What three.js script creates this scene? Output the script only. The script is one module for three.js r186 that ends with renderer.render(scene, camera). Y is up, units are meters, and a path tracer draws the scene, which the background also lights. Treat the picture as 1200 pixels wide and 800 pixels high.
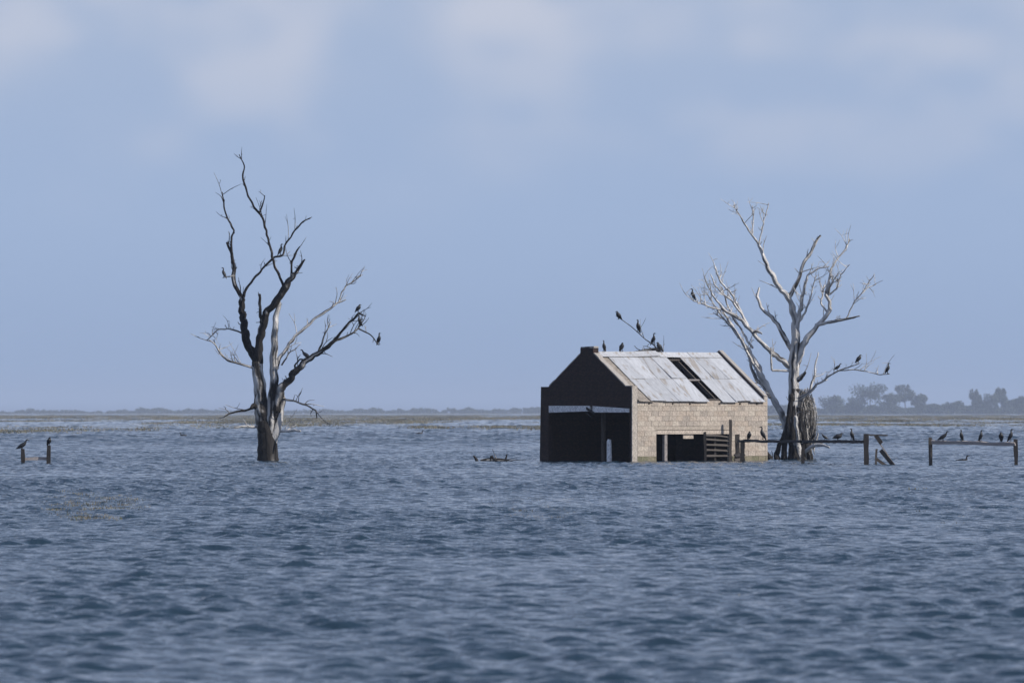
import * as THREE from 'three';
import { mergeGeometries } from 'three/addons/utils/BufferGeometryUtils.js';

// ---------------------------------------------------------------- camera, sky, sun, exposure
const scene = new THREE.Scene();
const F = 10000, EYE = 1.96, HORIZON = 483;            // focal length in photo pixels, eye height (m), photo row of the horizon
const PITCH = Math.atan((HORIZON - 400) / F);
const camera = new THREE.PerspectiveCamera(2 * Math.atan(400 / F) * 180 / Math.PI, 1.5, 1, 20000);
camera.position.set(0, EYE, 0);
camera.rotation.set(PITCH, 0, 0);
camera.focus = 265;
camera.userData.fStop = 6.3;
const renderer = new THREE.WebGLRenderer({ antialias: true });
renderer.toneMapping = THREE.LinearToneMapping;
renderer.toneMappingExposure = 1.0;
renderer.shadowMap.enabled = true;

const SUN = new THREE.Vector3(0.80, 0.64, 0.27).normalize();
const sun = new THREE.DirectionalLight(new THREE.Color(1, 0.95, 0.87), 4.8);
sun.position.copy(SUN).multiplyScalar(120).add(new THREE.Vector3(3, 0, -340));
sun.target.position.set(3, 0, -340);
sun.castShadow = true;
sun.shadow.mapSize.set(4096, 4096);
Object.assign(sun.shadow.camera, { left: -40, right: 40, top: 30, bottom: -30, near: 1, far: 300 });
sun.target.name = 'sun_target';
scene.add(sun, sun.target);

// ---------------------------------------------------------------- random numbers and noise
function rng(seed) { let a = seed >>> 0; return () => { a = a + 0x6D2B79F5 | 0; let t = Math.imul(a ^ a >>> 15, 1 | a); t = t + Math.imul(t ^ t >>> 7, 61 | t) ^ t; return ((t ^ t >>> 14) >>> 0) / 4294967296; }; }
const PERM = new Uint16Array(1024); { const r = rng(7); const p = [...Array(512).keys()]; for (let i = 511; i > 0; i--) { const j = Math.floor(r() * (i + 1)); [p[i], p[j]] = [p[j], p[i]]; } for (let i = 0; i < 1024; i++) PERM[i] = p[i & 511]; }
const VAL = new Float32Array(512); { const r = rng(11); for (let i = 0; i < 512; i++) VAL[i] = r() * 2 - 1; }
const fade = t => t * t * t * (t * (t * 6 - 15) + 10);
function noise(x, y, z = 0) {                            // value noise, -1..1
  const xi = Math.floor(x), yi = Math.floor(y), zi = Math.floor(z), u = fade(x - xi), v = fade(y - yi), w = fade(z - zi);
  const h = (i, j, k) => VAL[PERM[PERM[PERM[(xi + i) & 511] + ((yi + j) & 511)] + ((zi + k) & 511)]];
  const L = (a, b, t) => a + (b - a) * t;
  return L(L(L(h(0, 0, 0), h(1, 0, 0), u), L(h(0, 1, 0), h(1, 1, 0), u), v), L(L(h(0, 0, 1), h(1, 0, 1), u), L(h(0, 1, 1), h(1, 1, 1), u), v), w);
}
function fbm(x, y, z = 0, o = 4) { let s = 0, a = 1, t = 0; for (let i = 0; i < o; i++) { s += a * noise(x, y, z); t += a; a *= 0.5; x = x * 2.03 + 11.3; y = y * 2.03 + 5.7; z = z * 2.03 + 3.1; } return s / t; }
const smooth = (a, b, x) => { const t = Math.min(1, Math.max(0, (x - a) / (b - a))); return t * t * (3 - 2 * t); };

// ---------------------------------------------------------------- the sky: blue air, soft thin cloud
{
  const w = 4096, h = 2048, data = new Float32Array(w * h * 4);
  const mix = (a, b, t) => [a[0] + (b[0] - a[0]) * t, a[1] + (b[1] - a[1]) * t, a[2] + (b[2] - a[2]) * t];
  const low = [0.310, 0.412, 0.610], mid = [0.382, 0.492, 0.690], top = [0.445, 0.537, 0.70], high = [0.13, 0.23, 0.49], cloud = [0.57, 0.605, 0.715];
  for (let j = 0; j < h; j++) {
    const el = (j + 0.5) / h * Math.PI - Math.PI / 2, deg = el * 180 / Math.PI;
    if (deg < -1) { for (let i = 0; i < w; i++) { const o = (j * w + i) * 4; data[o] = 0.16; data[o + 1] = 0.21; data[o + 2] = 0.32; data[o + 3] = 1; } continue; }
    const air = mix(mix(mix(low, mid, smooth(0, 1.5, deg)), top, smooth(1.3, 3.0, deg)), high, Math.pow(Math.max(0, Math.sin(el)), 0.55));
    const sy = Math.sin(el), cy = Math.cos(el);
    for (let i = 0; i < w; i++) {
      const az = (i + 0.5) / w * 2 * Math.PI - Math.PI, x = Math.cos(az) * cy, z = Math.sin(az) * cy;
      const big = fbm(x * 9 + 3, sy * 20 + 1, z * 9, 3), small = fbm(x * 64 + 29, sy * 130, z * 64 + 14, 5);
      const c = smooth(-0.18, 0.62, big * 0.3 + small * 0.95 + 0.02) * smooth(1.0, 3.0, deg) * 0.85;
      const o = (j * w + i) * 4, col = mix(air, cloud, c);
      data[o] = col[0]; data[o + 1] = col[1]; data[o + 2] = col[2]; data[o + 3] = 1;
    }
  }
  const sky = new THREE.DataTexture(data, w, h, THREE.RGBAFormat, THREE.FloatType);
  sky.mapping = THREE.EquirectangularReflectionMapping;
  sky.magFilter = THREE.LinearFilter; sky.minFilter = THREE.LinearFilter; sky.needsUpdate = true;
  scene.background = sky; scene.environment = sky;
}
scene.fog = new THREE.FogExp2(new THREE.Color(0.70, 0.80, 1.0), 0.00007);

// ---------------------------------------------------------------- photo pixel + distance -> point
const sinP = Math.sin(PITCH), cosP = Math.cos(PITCH);
function P(px, py, d) {
  const a = (px - 600) / F, b = (400 - py) / F, y = b * cosP + sinP, z = -cosP + b * sinP, k = -d / z;
  return new THREE.Vector3(a * k, EYE + y * k, -d);
}
const dWater = py => EYE * F / (py - HORIZON);           // distance of the water seen at that row

// ---------------------------------------------------------------- naming
const used = new Map();
function numbered(n) { const k = used.get(n) || 0; used.set(n, k + 1); return k ? `${n}_${String(k).padStart(3, '0')}` : n; }
function thing(name, label, category, pos = new THREE.Vector3(), turn = 0, group) {
  const g = new THREE.Group(); g.name = numbered(name); g.position.copy(pos); g.rotation.y = turn;
  g.userData = { label, category }; if (group) g.userData.group = group;
  scene.add(g); return g;
}
function part(name, geo, mat, parent, label) {
  const m = new THREE.Mesh(geo, mat); m.name = name; m.castShadow = m.receiveShadow = true;
  if (label) m.userData.label = label;
  parent.add(m); return m;
}

// ---------------------------------------------------------------- textures and materials
function noiseMap(size, fn, srgb) {
  const d = new Uint8Array(size * size * 4);
  for (let j = 0; j < size; j++) for (let i = 0; i < size; i++) { const c = fn(i / size, j / size), o = (j * size + i) * 4; for (let k = 0; k < 3; k++) d[o + k] = Math.max(0, Math.min(255, Math.round((Array.isArray(c) ? c[k] : c) * 255))); d[o + 3] = 255; }
  const t = new THREE.DataTexture(d, size, size); t.wrapS = t.wrapT = THREE.RepeatWrapping; t.magFilter = THREE.LinearFilter; t.minFilter = THREE.LinearMipmapLinearFilter; t.generateMipmaps = true;
  if (srgb) t.colorSpace = THREE.SRGBColorSpace; t.needsUpdate = true; return t;
}
// noise on a torus so that the tile has no seam
const tor = (u, v, k, o = 4, s = 0) => { const a = u * 2 * Math.PI, b = v * 2 * Math.PI; return fbm(Math.cos(a) * k + s, Math.sin(a) * k + Math.cos(b) * k * 0.7, Math.sin(b) * k + s * 1.7, o); };
const toSRGB = c => c <= 0.0031308 ? c * 12.92 : 1.055 * Math.pow(c, 1 / 2.4) - 0.055;
const tone = (u, v, s, amp, k = 3) => 1 + amp * tor(u, v, k, 5, s);
const mapStone = noiseMap(512, (u, v) => { const t = tone(u, v, 2, 0.55, 4), g = tor(u, v, 14, 3, 9) * 0.16; return [toSRGB(0.78 * (t + g)), toSRGB(0.77 * (t + g)), toSRGB(0.76 * (t + g * 0.8))]; }, true);
const mapBump = noiseMap(512, (u, v) => 0.5 + 0.5 * tor(u, v, 12, 5, 5));
const mapBark = noiseMap(512, (u, v) => 0.5 + 0.35 * tor(u, v * 0.999, 9, 5, 1) + 0.22 * Math.sin(u * 2 * Math.PI * 22 + 4 * tor(u, v, 4, 3, 8)));
const mapRust = noiseMap(512, (u, v) => {
  const r = smooth(0.12, 0.5, tor(u, v, 3.2, 5, 6)), w = 1 + 0.22 * tor(u, v, 6, 5, 3);
  return [toSRGB((0.73 - 0.20 * r) * w), toSRGB((0.735 - 0.26 * r) * w), toSRGB((0.75 - 0.33 * r) * w)];
}, true);
const mapBrick = noiseMap(512, (u, v) => {
  const row = Math.floor(v * 26), fx = (u * 9 + (row & 1) * 0.5) % 1, fy = (v * 26) % 1, joint = (fx < 0.05 || fy < 0.15) ? 1 : 0;
  const id = VAL[PERM[(Math.floor(u * 9 + (row & 1) * 0.5) % 9) + PERM[row]] & 511], t = (0.75 + 0.3 * id) * tone(u, v, 4, 0.7, 3);
  return joint ? [toSRGB(0.60 * t), toSRGB(0.57 * t), toSRGB(0.55 * t)] : [toSRGB(0.72 * t), toSRGB(0.52 * t), toSRGB(0.47 * t)];
}, true);
const std = (r, g, b, o = {}) => { const m = new THREE.MeshStandardMaterial({ roughness: 0.9, metalness: 0, ...o }); m.color.setRGB(r, g, b); return m; };
const M = {
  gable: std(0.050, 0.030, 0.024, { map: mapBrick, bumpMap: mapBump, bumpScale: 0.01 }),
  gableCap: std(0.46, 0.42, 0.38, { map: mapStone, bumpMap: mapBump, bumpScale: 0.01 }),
  quoin: std(0.50, 0.45, 0.40, { map: mapStone, bumpMap: mapBump, bumpScale: 0.01 }),
  mortar: std(0.45, 0.39, 0.33, { map: mapStone }),
  concrete: std(0.56, 0.48, 0.41, { map: mapStone, bumpMap: mapBump, bumpScale: 0.008 }),
  flashing: std(0.31, 0.27, 0.23, { map: mapStone, bumpMap: mapBump, bumpScale: 0.02 }),
  iron: [0.92, 0.84, 1.0].map(k => std(0.59 * k, 0.595 * k, 0.61 * k, { map: mapRust, roughness: 0.6, metalness: 0.0 })),
  oldWood: std(0.10, 0.085, 0.075, { map: mapStone, bumpMap: mapBark, bumpScale: 0.006 }),
  blackWood: std(0.035, 0.030, 0.030, { map: mapStone, bumpMap: mapBark, bumpScale: 0.008 }),
  greyWood: std(0.30, 0.27, 0.26, { map: mapStone, bumpMap: mapBark, bumpScale: 0.006 }),
  paleWood: std(0.58, 0.52, 0.50, { map: mapStone, bumpMap: mapBark, bumpScale: 0.006 }),
  white: std(0.86, 0.85, 0.86, { map: mapStone }),
  bark: std(1, 1, 1, { vertexColors: true, bumpMap: mapBark, bumpScale: 0.03, roughness: 1 }),
  feather: std(0.012, 0.012, 0.014, { roughness: 0.55 }),
  bill: std(0.16, 0.12, 0.06, { roughness: 0.5 }),
  feet: std(0.02, 0.02, 0.02),
  leaf: std(1, 1, 1, { vertexColors: true, side: THREE.DoubleSide, roughness: 1 }),
};
const blockMats = [[0.53, 0.46, 0.39], [0.48, 0.415, 0.355], [0.57, 0.50, 0.425], [0.50, 0.42, 0.35], [0.43, 0.375, 0.325], [0.55, 0.47, 0.40]].map(c => std(...c, { map: mapStone, bumpMap: mapBump, bumpScale: 0.008 }));
const algaeMats = [[0.19, 0.18, 0.11], [0.25, 0.22, 0.15]].map(c => std(...c, { map: mapStone, bumpMap: mapBump, bumpScale: 0.008, roughness: 0.7 }));

// ---------------------------------------------------------------- the lake: wind-chopped water as one sheet
function waveSet(seed, n, l0, ratio, peak, steep) {
  const r = rng(seed), main = 1.38, out = [];             // main direction the chop runs in, from +x towards the shore
  for (let i = 0; i < n; i++) {
    const lam = l0 * Math.pow(ratio, (i + r()) / n), k = 2 * Math.PI / lam, th = main + (r() + r() + r() - 1.5) * 0.85, s = Math.exp(-Math.pow(Math.log(lam / peak) / 0.85, 2));
    out.push([k * Math.cos(th), k * Math.sin(th), r() * 6.283, steep * s / k * (0.5 + r())]);
  }
  return out;
}
const CHOP = waveSet(31, 60, 0.12, 9, 0.44, 0.064), SWELL = waveSet(32, 34, 0.5, 6, 1.0, 0.102), LIFT = 0.01;   // short chop in the lee, longer waves out on the open lake
function addWaves(set, x, z, g, o) { for (let i = 0; i < set.length; i++) { const w = set[i], p = w[0] * x + w[1] * z + w[2], c = Math.cos(p) * w[3] * g; o[0] += Math.sin(p) * w[3] * g; o[1] += w[0] * c; o[2] += w[1] * c; } }
function waterAt(x, z, o) {
  const m = 0.95 + 0.22 * noise(x / 7 + 40, z / 26 + 7) + 0.24 * noise(x / 2.2, z / 6 + 70), open = smooth(360, 640, -z), q = 3.5;
  o[0] = o[1] = o[2] = 0; if (open < 1) addWaves(CHOP, x, z, m * (1 - open), o); if (open > 0) addWaves(SWELL, x, z, m * open, o);
  const y = o[0], f = 1 + 2 * q * y * (1 - 0.7 * open); o[0] = y + q * y * y * (1 - 0.7 * open) - LIFT; o[1] *= f; o[2] *= f;
}
{
  const side = [1.01, 1.04, 1.1, 1.25, 1.6, 2.4, 4, 8, 20, 60, 160], geos = []; let total = 0;
  const sheet = (ds, nc) => {
    const cols = []; for (const s of [...side].reverse()) cols.push(-s); for (let i = 0; i <= nc; i++) cols.push(i / nc * 2 - 1); cols.push(...side);
    const R = ds.length, C = cols.length, pos = new Float32Array(R * C * 3), nor = new Float32Array(R * C * 3), uv = new Float32Array(R * C * 2), idx = new Uint32Array((R - 1) * (C - 1) * 6), o = [0, 0, 0];
    let n = 0, k = 0;
    for (let j = 0; j < R; j++) {
      const dist = ds[j], half = Math.max(6, Math.abs(dist)) * 0.06 * 1.28 + 3;
      for (let i = 0; i < C; i++, n++) {
        let x = cols[i] * half; if (Math.abs(x) > 9000) x = Math.sign(x) * (9000 + Math.abs(cols[i]));
        waterAt(x, -dist, o);
        pos[n * 3] = x; pos[n * 3 + 1] = o[0]; pos[n * 3 + 2] = -dist;
        const l = 1 / Math.hypot(o[1], 1, o[2]); nor[n * 3] = -o[1] * l; nor[n * 3 + 1] = l; nor[n * 3 + 2] = -o[2] * l;
        uv[n * 2] = x / 2.3; uv[n * 2 + 1] = -dist / 2.3;
        if (j < R - 1 && i < C - 1) { idx[k++] = n; idx[k++] = n + 1; idx[k++] = n + C; idx[k++] = n + 1; idx[k++] = n + C + 1; idx[k++] = n + C; }
      }
    }
    const g = new THREE.BufferGeometry();
    g.setAttribute('position', new THREE.BufferAttribute(pos, 3)); g.setAttribute('normal', new THREE.BufferAttribute(nor, 3)); g.setAttribute('uv', new THREE.BufferAttribute(uv, 2)); g.setIndex(new THREE.BufferAttribute(idx, 1));
    geos.push(g); total += R * C;
  };
  const near = [-400, -150, -40, 0, 20, 34, 42, 46], far = []; let d = 48;
  while (d < 420) { near.push(d); d += d < 175 ? Math.max(0.05, d * 0.00062) : d < 260 ? 0.16 : 0.24; } near.push(d); far.push(d);
  while (d < 13000) { d += 0.3 * Math.pow(d / 420, 1.62); far.push(d); }
  sheet(near, 350); sheet(far, 180);
  const rp = [], rr = rng(5); for (let i = 0; i < 34; i++) { const th = 1.15 + (rr() + rr() - 1) * 1.7, q = 9 + rr() * 26; rp.push([Math.round(q * Math.cos(th)), Math.round(q * Math.sin(th)), rr() * 6.28, 1 / q]); }
  const ripple = noiseMap(1024, (u, v) => { let s = 0; for (const [a, b, c, e] of rp) s += e * Math.sin(2 * Math.PI * (a * u + b * v) + c); return 0.5 + s * 0.55; });
  const mat = new THREE.MeshPhysicalMaterial({ roughness: 0.06, ior: 1.333, bumpMap: ripple, bumpScale: 0.018 });
  mat.color.setRGB(0.015, 0.032, 0.050);
  const lake = part('lake_water', mergeGeometries(geos), mat, scene);
  lake.userData = { kind: 'structure', label: 'choppy blue grey flood water stretching to the horizon', category: 'water' };
  console.log('water verts', total);
}
const surfaceY = (x, z) => { const o = [0, 0, 0]; waterAt(x, z, o); return o[0]; };

// ---------------------------------------------------------------- the flooded barn
const D0 = 338, L = 7.83, Wd = 5.05, EAVE = 2.42, RIDGE = 4.28, DEEP = -0.9, GT = 0.30;
const barn = thing('barn', 'flooded block barn with dark brick gable and patchy corrugated iron roof', 'barn', P(741, 541, D0).setY(0), Math.PI / 4);
function box(x0, x1, y0, y1, z0, z1, uvm = 1) {          // box with uv in metres
  const g = new THREE.BoxGeometry(x1 - x0, y1 - y0, z1 - z0); g.translate((x0 + x1) / 2, (y0 + y1) / 2, (z0 + z1) / 2);
  const p = g.attributes.position, n = g.attributes.normal, u = g.attributes.uv;
  for (let i = 0; i < p.count; i++) { const ax = Math.abs(n.getX(i)), ay = Math.abs(n.getY(i)); u.setXY(i, (ax > 0.5 ? p.getZ(i) : p.getX(i)) / uvm, (ay > 0.5 ? p.getZ(i) : p.getY(i)) / uvm); }
  return g;
}
// both gables: outline in (z, y), thickness along x
function gableGeo(hole, up = 0.27, cap = 0.36, thick = GT, sh = 2.98) {
  const s = new THREE.Shape(), hw = Wd / 2, slope = (RIDGE - EAVE) / hw;
  const yAt = z => EAVE + up + (z) * slope;              // z = distance in from a long wall
  const zi = Math.max(0.02, (sh - EAVE - up) / slope);
  s.moveTo(0.045, DEEP); s.lineTo(0.045, sh); s.lineTo(zi, sh); s.lineTo(hw - cap, yAt(hw - cap)); if (cap > 0.01) { s.lineTo(hw - cap, 4.52); s.lineTo(hw + cap, 4.52);
  s.lineTo(hw + cap, yAt(hw - cap)); } s.lineTo(Wd - zi, sh); s.lineTo(Wd + 0.05, sh); s.lineTo(Wd + 0.14, DEEP); s.closePath();
  if (hole) { const h = new THREE.Path(); h.moveTo(0.14, DEEP + 0.05); h.lineTo(0.14, 2.16); h.lineTo(4.66, 2.20); h.lineTo(4.70, DEEP + 0.05); h.closePath(); s.holes.push(h); }
  const g = new THREE.ExtrudeGeometry(s, { depth: thick, bevelEnabled: false });   // (z, y) plane, depth along +Z
  g.rotateY(Math.PI / 2);                                // shape x -> -z, depth -> +x
  return g;
}
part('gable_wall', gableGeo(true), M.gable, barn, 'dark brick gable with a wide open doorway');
part('gable_wall', (() => { const g = gableGeo(false, 0.15, 0, 0.2, EAVE + 0.17); g.translate(L - 0.2, 0, 0); return g; })(), M.gable, barn);  // far gable: shade of its inner face put into the dark colour
part('corner_render', box(0.003, GT, DEEP, 2.98, -0.043, 0.0), M.quoin, barn);
// coping on the parapet slopes, pale colour standing in for their sunlit tops
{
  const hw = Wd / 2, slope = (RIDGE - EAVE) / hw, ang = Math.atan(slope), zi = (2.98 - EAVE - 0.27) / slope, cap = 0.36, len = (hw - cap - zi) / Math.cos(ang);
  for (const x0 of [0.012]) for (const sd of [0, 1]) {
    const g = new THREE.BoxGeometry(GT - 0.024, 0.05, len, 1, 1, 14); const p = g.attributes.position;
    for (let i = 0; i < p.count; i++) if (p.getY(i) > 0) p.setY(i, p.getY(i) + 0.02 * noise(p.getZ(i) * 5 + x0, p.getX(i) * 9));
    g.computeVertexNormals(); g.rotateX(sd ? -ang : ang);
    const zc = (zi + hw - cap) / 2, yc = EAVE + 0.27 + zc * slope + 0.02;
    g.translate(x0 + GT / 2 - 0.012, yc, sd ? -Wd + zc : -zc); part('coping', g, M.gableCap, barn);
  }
  for (const sd of [0, 1]) { const l2 = (hw - 0.01) / Math.cos(ang), g = new THREE.BoxGeometry(0.19, 0.045, l2); g.rotateX(sd ? -ang : ang); const zc = hw / 2; g.translate(L - 0.1, EAVE + 0.15 + zc * slope + 0.028, sd ? -Wd + zc : -zc); part('coping', g, M.gableCap, barn); }
  part('corner_render', box(L - 0.2, L, EAVE - 0.005, EAVE + 0.165, -0.043, 0), M.quoin, barn);
  for (const x0 of [0.0]) for (let i = 0; i < 3; i++) { const g = box(x0 + 0.01 + i * 0.005, x0 + GT - 0.01, 4.524, 4.565 + 0.012 * i, -hw - 0.35 + i * 0.245, -hw - 0.35 + i * 0.245 + 0.235); part('coping', g, i === 2 ? M.gableCap : M.gable, barn); }
  for (const x0 of [0.0]) part('coping', box(x0 + 0.01, x0 + GT - 0.01, 2.984, 3.02, -zi + 0.01, 0.01), M.gableCap, barn);
}
// long walls: a mortar core and single blocks
const DX0 = 1.38, DX1 = 5.66, DTOP = 1.09;
part('mortar_core', mergeGeometries([box(GT + 0.002, DX0, DEEP, EAVE, -0.19, -0.012), box(DX0, DX1, DTOP + 0.17, EAVE, -0.19, -0.012), box(DX1, L - 0.202, DEEP, EAVE, -0.19, -0.012)]), M.mortar, barn);
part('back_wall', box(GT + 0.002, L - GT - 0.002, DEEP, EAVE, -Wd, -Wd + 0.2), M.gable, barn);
part('lintel', box(DX0 + 0.01, DX1 - 0.01, DTOP + 0.003, DTOP + 0.15, -0.2, -0.006), M.concrete, barn);
{
  const r = rng(77), geos = [];
  for (let v = 0; v < 6; v++) {
    const g = new THREE.BoxGeometry(1, 1, 1, 1, 1, 1), p = g.attributes.position, u = g.attributes.uv;
    for (let i = 0; i < p.count; i++) u.setXY(i, u.getX(i) * 0.4 + v * 0.31, u.getY(i) * 0.2 + v * 0.17);
    geos.push(g);
  }
  const ch = 0.2, top = EAVE - 0.01;
  let count = 0;
  for (let row = 0; ; row++) {
    const y1 = top - row * ch, y0 = y1 - ch; if (y1 < -0.2) break;
    const cuts = []; let x = GT + 0.004 - (row & 1 ? 0.2 : 0); while (x < L - 0.01) { cuts.push([Math.max(GT + 0.004, x), Math.min(L, x + 0.4)]); x += 0.4; }
    for (let [a, b] of cuts) {
      if (y0 < DTOP + 0.16) {                            // beside or on the lintel
        const lim = 0; const lo = DX0 - lim, hi = DX1 + lim - (lim ? 0.02 : 0);
        if (a >= lo && b <= hi) { if (!(y1 > DTOP + 0.2 && y0 > DTOP - 0.05 && false)) continue; }
        if (a < lo && b > lo) b = lo; else if (a < hi && b > hi) a = hi;
        else if (a >= lo && b <= hi) continue;
      }
      if (b - a < 0.06) continue;
      const j = 0.01, wob = r() * 0.012, m = part('block', geos[Math.floor(r() * 6)], y0 < 0.02 + 0.1 * r() ? algaeMats[Math.floor(r() * 2)] : blockMats[Math.floor(r() * 6)], barn);
      m.scale.set(b - a - j, ch - j, 0.1); m.position.set((a + b) / 2, (y0 + y1) / 2, -0.05 - 0.006 + wob); m.rotation.z = (r() - 0.5) * 0.012; count++;
    }
  }
  console.log('blocks', count);
}
// roof: corrugated sheets, two courses each side; one strip of the sunny side is open
{
  const hw = Wd / 2, slope = (RIDGE - EAVE) / hw, ang = Math.atan(slope), over = 0.09, S = (hw + over) / Math.cos(ang);
  const x0 = 1.02, x1 = L - 0.26, n = 8, sw = (x1 - x0) / n;
  const sheet = (len, seed) => {                         // lies in x (width) and z (down the slope), waves in y
    const w = sw + 0.07, nx = 44, nz = 5, g = new THREE.PlaneGeometry(w, len, nx, nz); g.rotateX(-Math.PI / 2);
    const p = g.attributes.position, u = g.attributes.uv, r = rng(seed), bend = r() * 0.03, lift = (r() - 0.3) * 0.05;
    for (let i = 0; i < p.count; i++) { const x = p.getX(i), z = p.getZ(i), t = z / len + 0.5; p.setY(i, 0.011 * Math.cos(x / 0.076 * Math.PI * 2) + bend * t * t * Math.sin(x * 2.3 + seed) + lift * Math.pow(t, 3) * 0.6); u.setXY(i, x * 0.35 + seed * 0.37, z * 0.16 + seed * 0.61); }
    g.computeVertexNormals(); return g;
  };
  const r = rng(19), rows = [[0.0, S * 0.53], [S * 0.49, S]];
  for (let sd = 0; sd < 2; sd++) for (let c = 0; c < n; c++) rows.forEach(([a, b], k) => {
    if (sd === 0 && c === 4) return;                     // the open strip
    const len = b - a - (sd === 0 ? r() * 0.05 : 0), m = part('roof_sheet', sheet(len, 1 + c * 3 + k + sd * 40), M.iron[Math.floor(r() * 3)], barn);
    const mid = a + len / 2, off = 0.03 + (k === 0 ? 0.017 : 0) + (c & 1) * 0.004;
    const y = RIDGE - mid * Math.sin(ang) + off * Math.cos(ang), zz = mid * Math.cos(ang) + off * Math.sin(ang);
    m.position.set(x0 + sw * (c + 0.5) + (r() - 0.5) * 0.03, y, sd === 0 ? -hw + zz : -hw - zz);
    m.rotation.set(sd === 0 ? ang : ang - 0, sd === 0 ? 0 : Math.PI, (r() - 0.5) * 0.004, sd === 0 ? 'XYZ' : 'YXZ');
  });
  // ridge capping in lengths, one end kicked up
  for (let i = 0; i < 4; i++) {
    const w = (L - GT - 0.3) / 4, s = new THREE.Shape(); s.moveTo(-0.27, -0.18); s.lineTo(0, 0.02); s.lineTo(0.27, -0.18); s.lineTo(0.27, -0.188); s.lineTo(0, 0.008); s.lineTo(-0.27, -0.188); s.closePath();
    const g = new THREE.ExtrudeGeometry(s, { depth: w - 0.02, bevelEnabled: false }); g.rotateY(Math.PI / 2);
    const m = part('ridge_cap', g, M.iron[i % 3], barn); m.position.set(GT + 0.05 + i * w, RIDGE + 0.085, -hw); m.rotation.z = [0.004, 0.028, -0.006, -0.004][i];
  }
  // timber below: rafters and battens (a batten crosses the open strip)
  const slopeBar = (x, t, h) => { for (const sd of [0, 1]) { const g = new THREE.BoxGeometry(t, h, S - 0.12); g.rotateX(sd ? -ang : ang); const mid = (S - 0.1) / 2; g.translate(x, RIDGE - mid * Math.sin(ang) - 0.16, sd ? -hw - mid * Math.cos(ang) : -hw + mid * Math.cos(ang)); part('rafter', g, M.oldWood, barn); } };
  for (const x of [0.95, 2.3, 3.3, 5.0, 6.2, 7.2]) slopeBar(x, 0.07, 0.14);
  for (const t of [0.10, 0.52, 0.93]) for (const sd of [0, 1]) { const mid = S * t, y = RIDGE - mid * Math.sin(ang) - 0.035, z = mid * Math.cos(ang), g = new THREE.BoxGeometry(L - 2 * GT - 0.02, 0.05, 0.07); g.rotateX(sd ? -ang : ang); g.translate(L / 2, y, sd ? -hw - z : -hw + z); part('batten', g, t === 0.52 && !sd ? M.greyWood : M.oldWood, barn); }
  part('ridge_beam', box(GT + 0.01, L - GT - 0.01, RIDGE - 0.3, RIDGE - 0.1, -hw - 0.05, -hw + 0.05), M.oldWood, barn);
  // cement fillet between the gable and the first sheet, broken along its edge
  const fw = 0.86, gl = 24, g = new THREE.PlaneGeometry(1, S - 0.03, 6, gl); g.rotateX(-Math.PI / 2);
  const p = g.attributes.position, u = g.attributes.uv;
  for (let i = 0; i < p.count; i++) { const t = p.getX(i) + 0.5, z = p.getZ(i), w = fw + 0.07 * noise(z * 4, 3); p.setX(i, t * w); p.setY(i, 0.02 * noise(z * 6, t * 4) + 0.04 * (1 - t)); u.setXY(i, t * 0.4, z * 0.8); }
  g.computeVertexNormals(); g.rotateX(ang); g.translate(GT + 0.002, RIDGE - S / 2 * Math.sin(ang) + 0.005, -hw + S / 2 * Math.cos(ang)); part('cement_fillet', g, M.flashing, barn);
}
// white beam over the open gable, in two sagging lengths, and what is left of a torn plate
{
  const bar = (za, ya, zb, yb, ha, hb, t) => { const s = new THREE.Shape(); s.moveTo(za, ya - ha); s.lineTo(za, ya); s.lineTo(zb, yb); s.lineTo(zb, yb - hb); s.closePath(); const g = new THREE.ExtrudeGeometry(s, { depth: t, bevelEnabled: true, bevelSize: 0.008, bevelThickness: 0.008, bevelSegments: 1 }); g.rotateY(Math.PI / 2); return g; };
  let g = bar(0.17, 2.10, 2.18, 2.20, 0.14, 0.24, 0.1); g.translate(-0.02, 0, 0); part('white_beam', g, M.white, barn, 'white beam across the gable opening');
  g = bar(2.34, 2.21, 4.62, 2.21, 0.2, 0.26, 0.1); g.translate(-0.03, 0, 0); part('white_beam', g, M.white, barn);
  g = bar(2.05, 1.95, 2.5, 2.17, 0.05, 0.1, 0.03); g.translate(-0.06, 0, 0); part('torn_plate', g, M.blackWood, barn);
  g = bar(2.3, 1.8, 2.62, 1.97, 0.04, 0.05, 0.03); g.translate(0.02, 0, 0); part('torn_plate', g, M.blackWood, barn);
  part('inner_post', box(0.9, 1.02, DEEP, 2.235, -2.6, -2.48), M.oldWood, barn);
  part('door_post', box(DX0 + 0.52, DX0 + 0.68, DEEP, DTOP, -0.17, -0.05), M.greyWood, barn);
  part('hanging_plate', box(DX0 + 1.62, DX0 + 2.2, DTOP - 0.18, DTOP + 0.0, -0.12, -0.07), M.concrete, barn);
}
for (let i = 0; i < 22; i++) { const z = -0.24 - i * 0.208; part('added_shade_board', box(GT + 0.02 + 0.04 * (i % 3), L - 0.24, 2.24 + 0.006 * (i % 2), 2.285 + 0.006 * (i % 2), z - 0.2, z), M.blackWood, barn); }  // unseen boards added to block sun falling in through the open roof strip
barn.updateMatrixWorld(true);
const barnAt = (x, y, z) => new THREE.Vector3(x, y, z).applyMatrix4(barn.matrixWorld);

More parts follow.
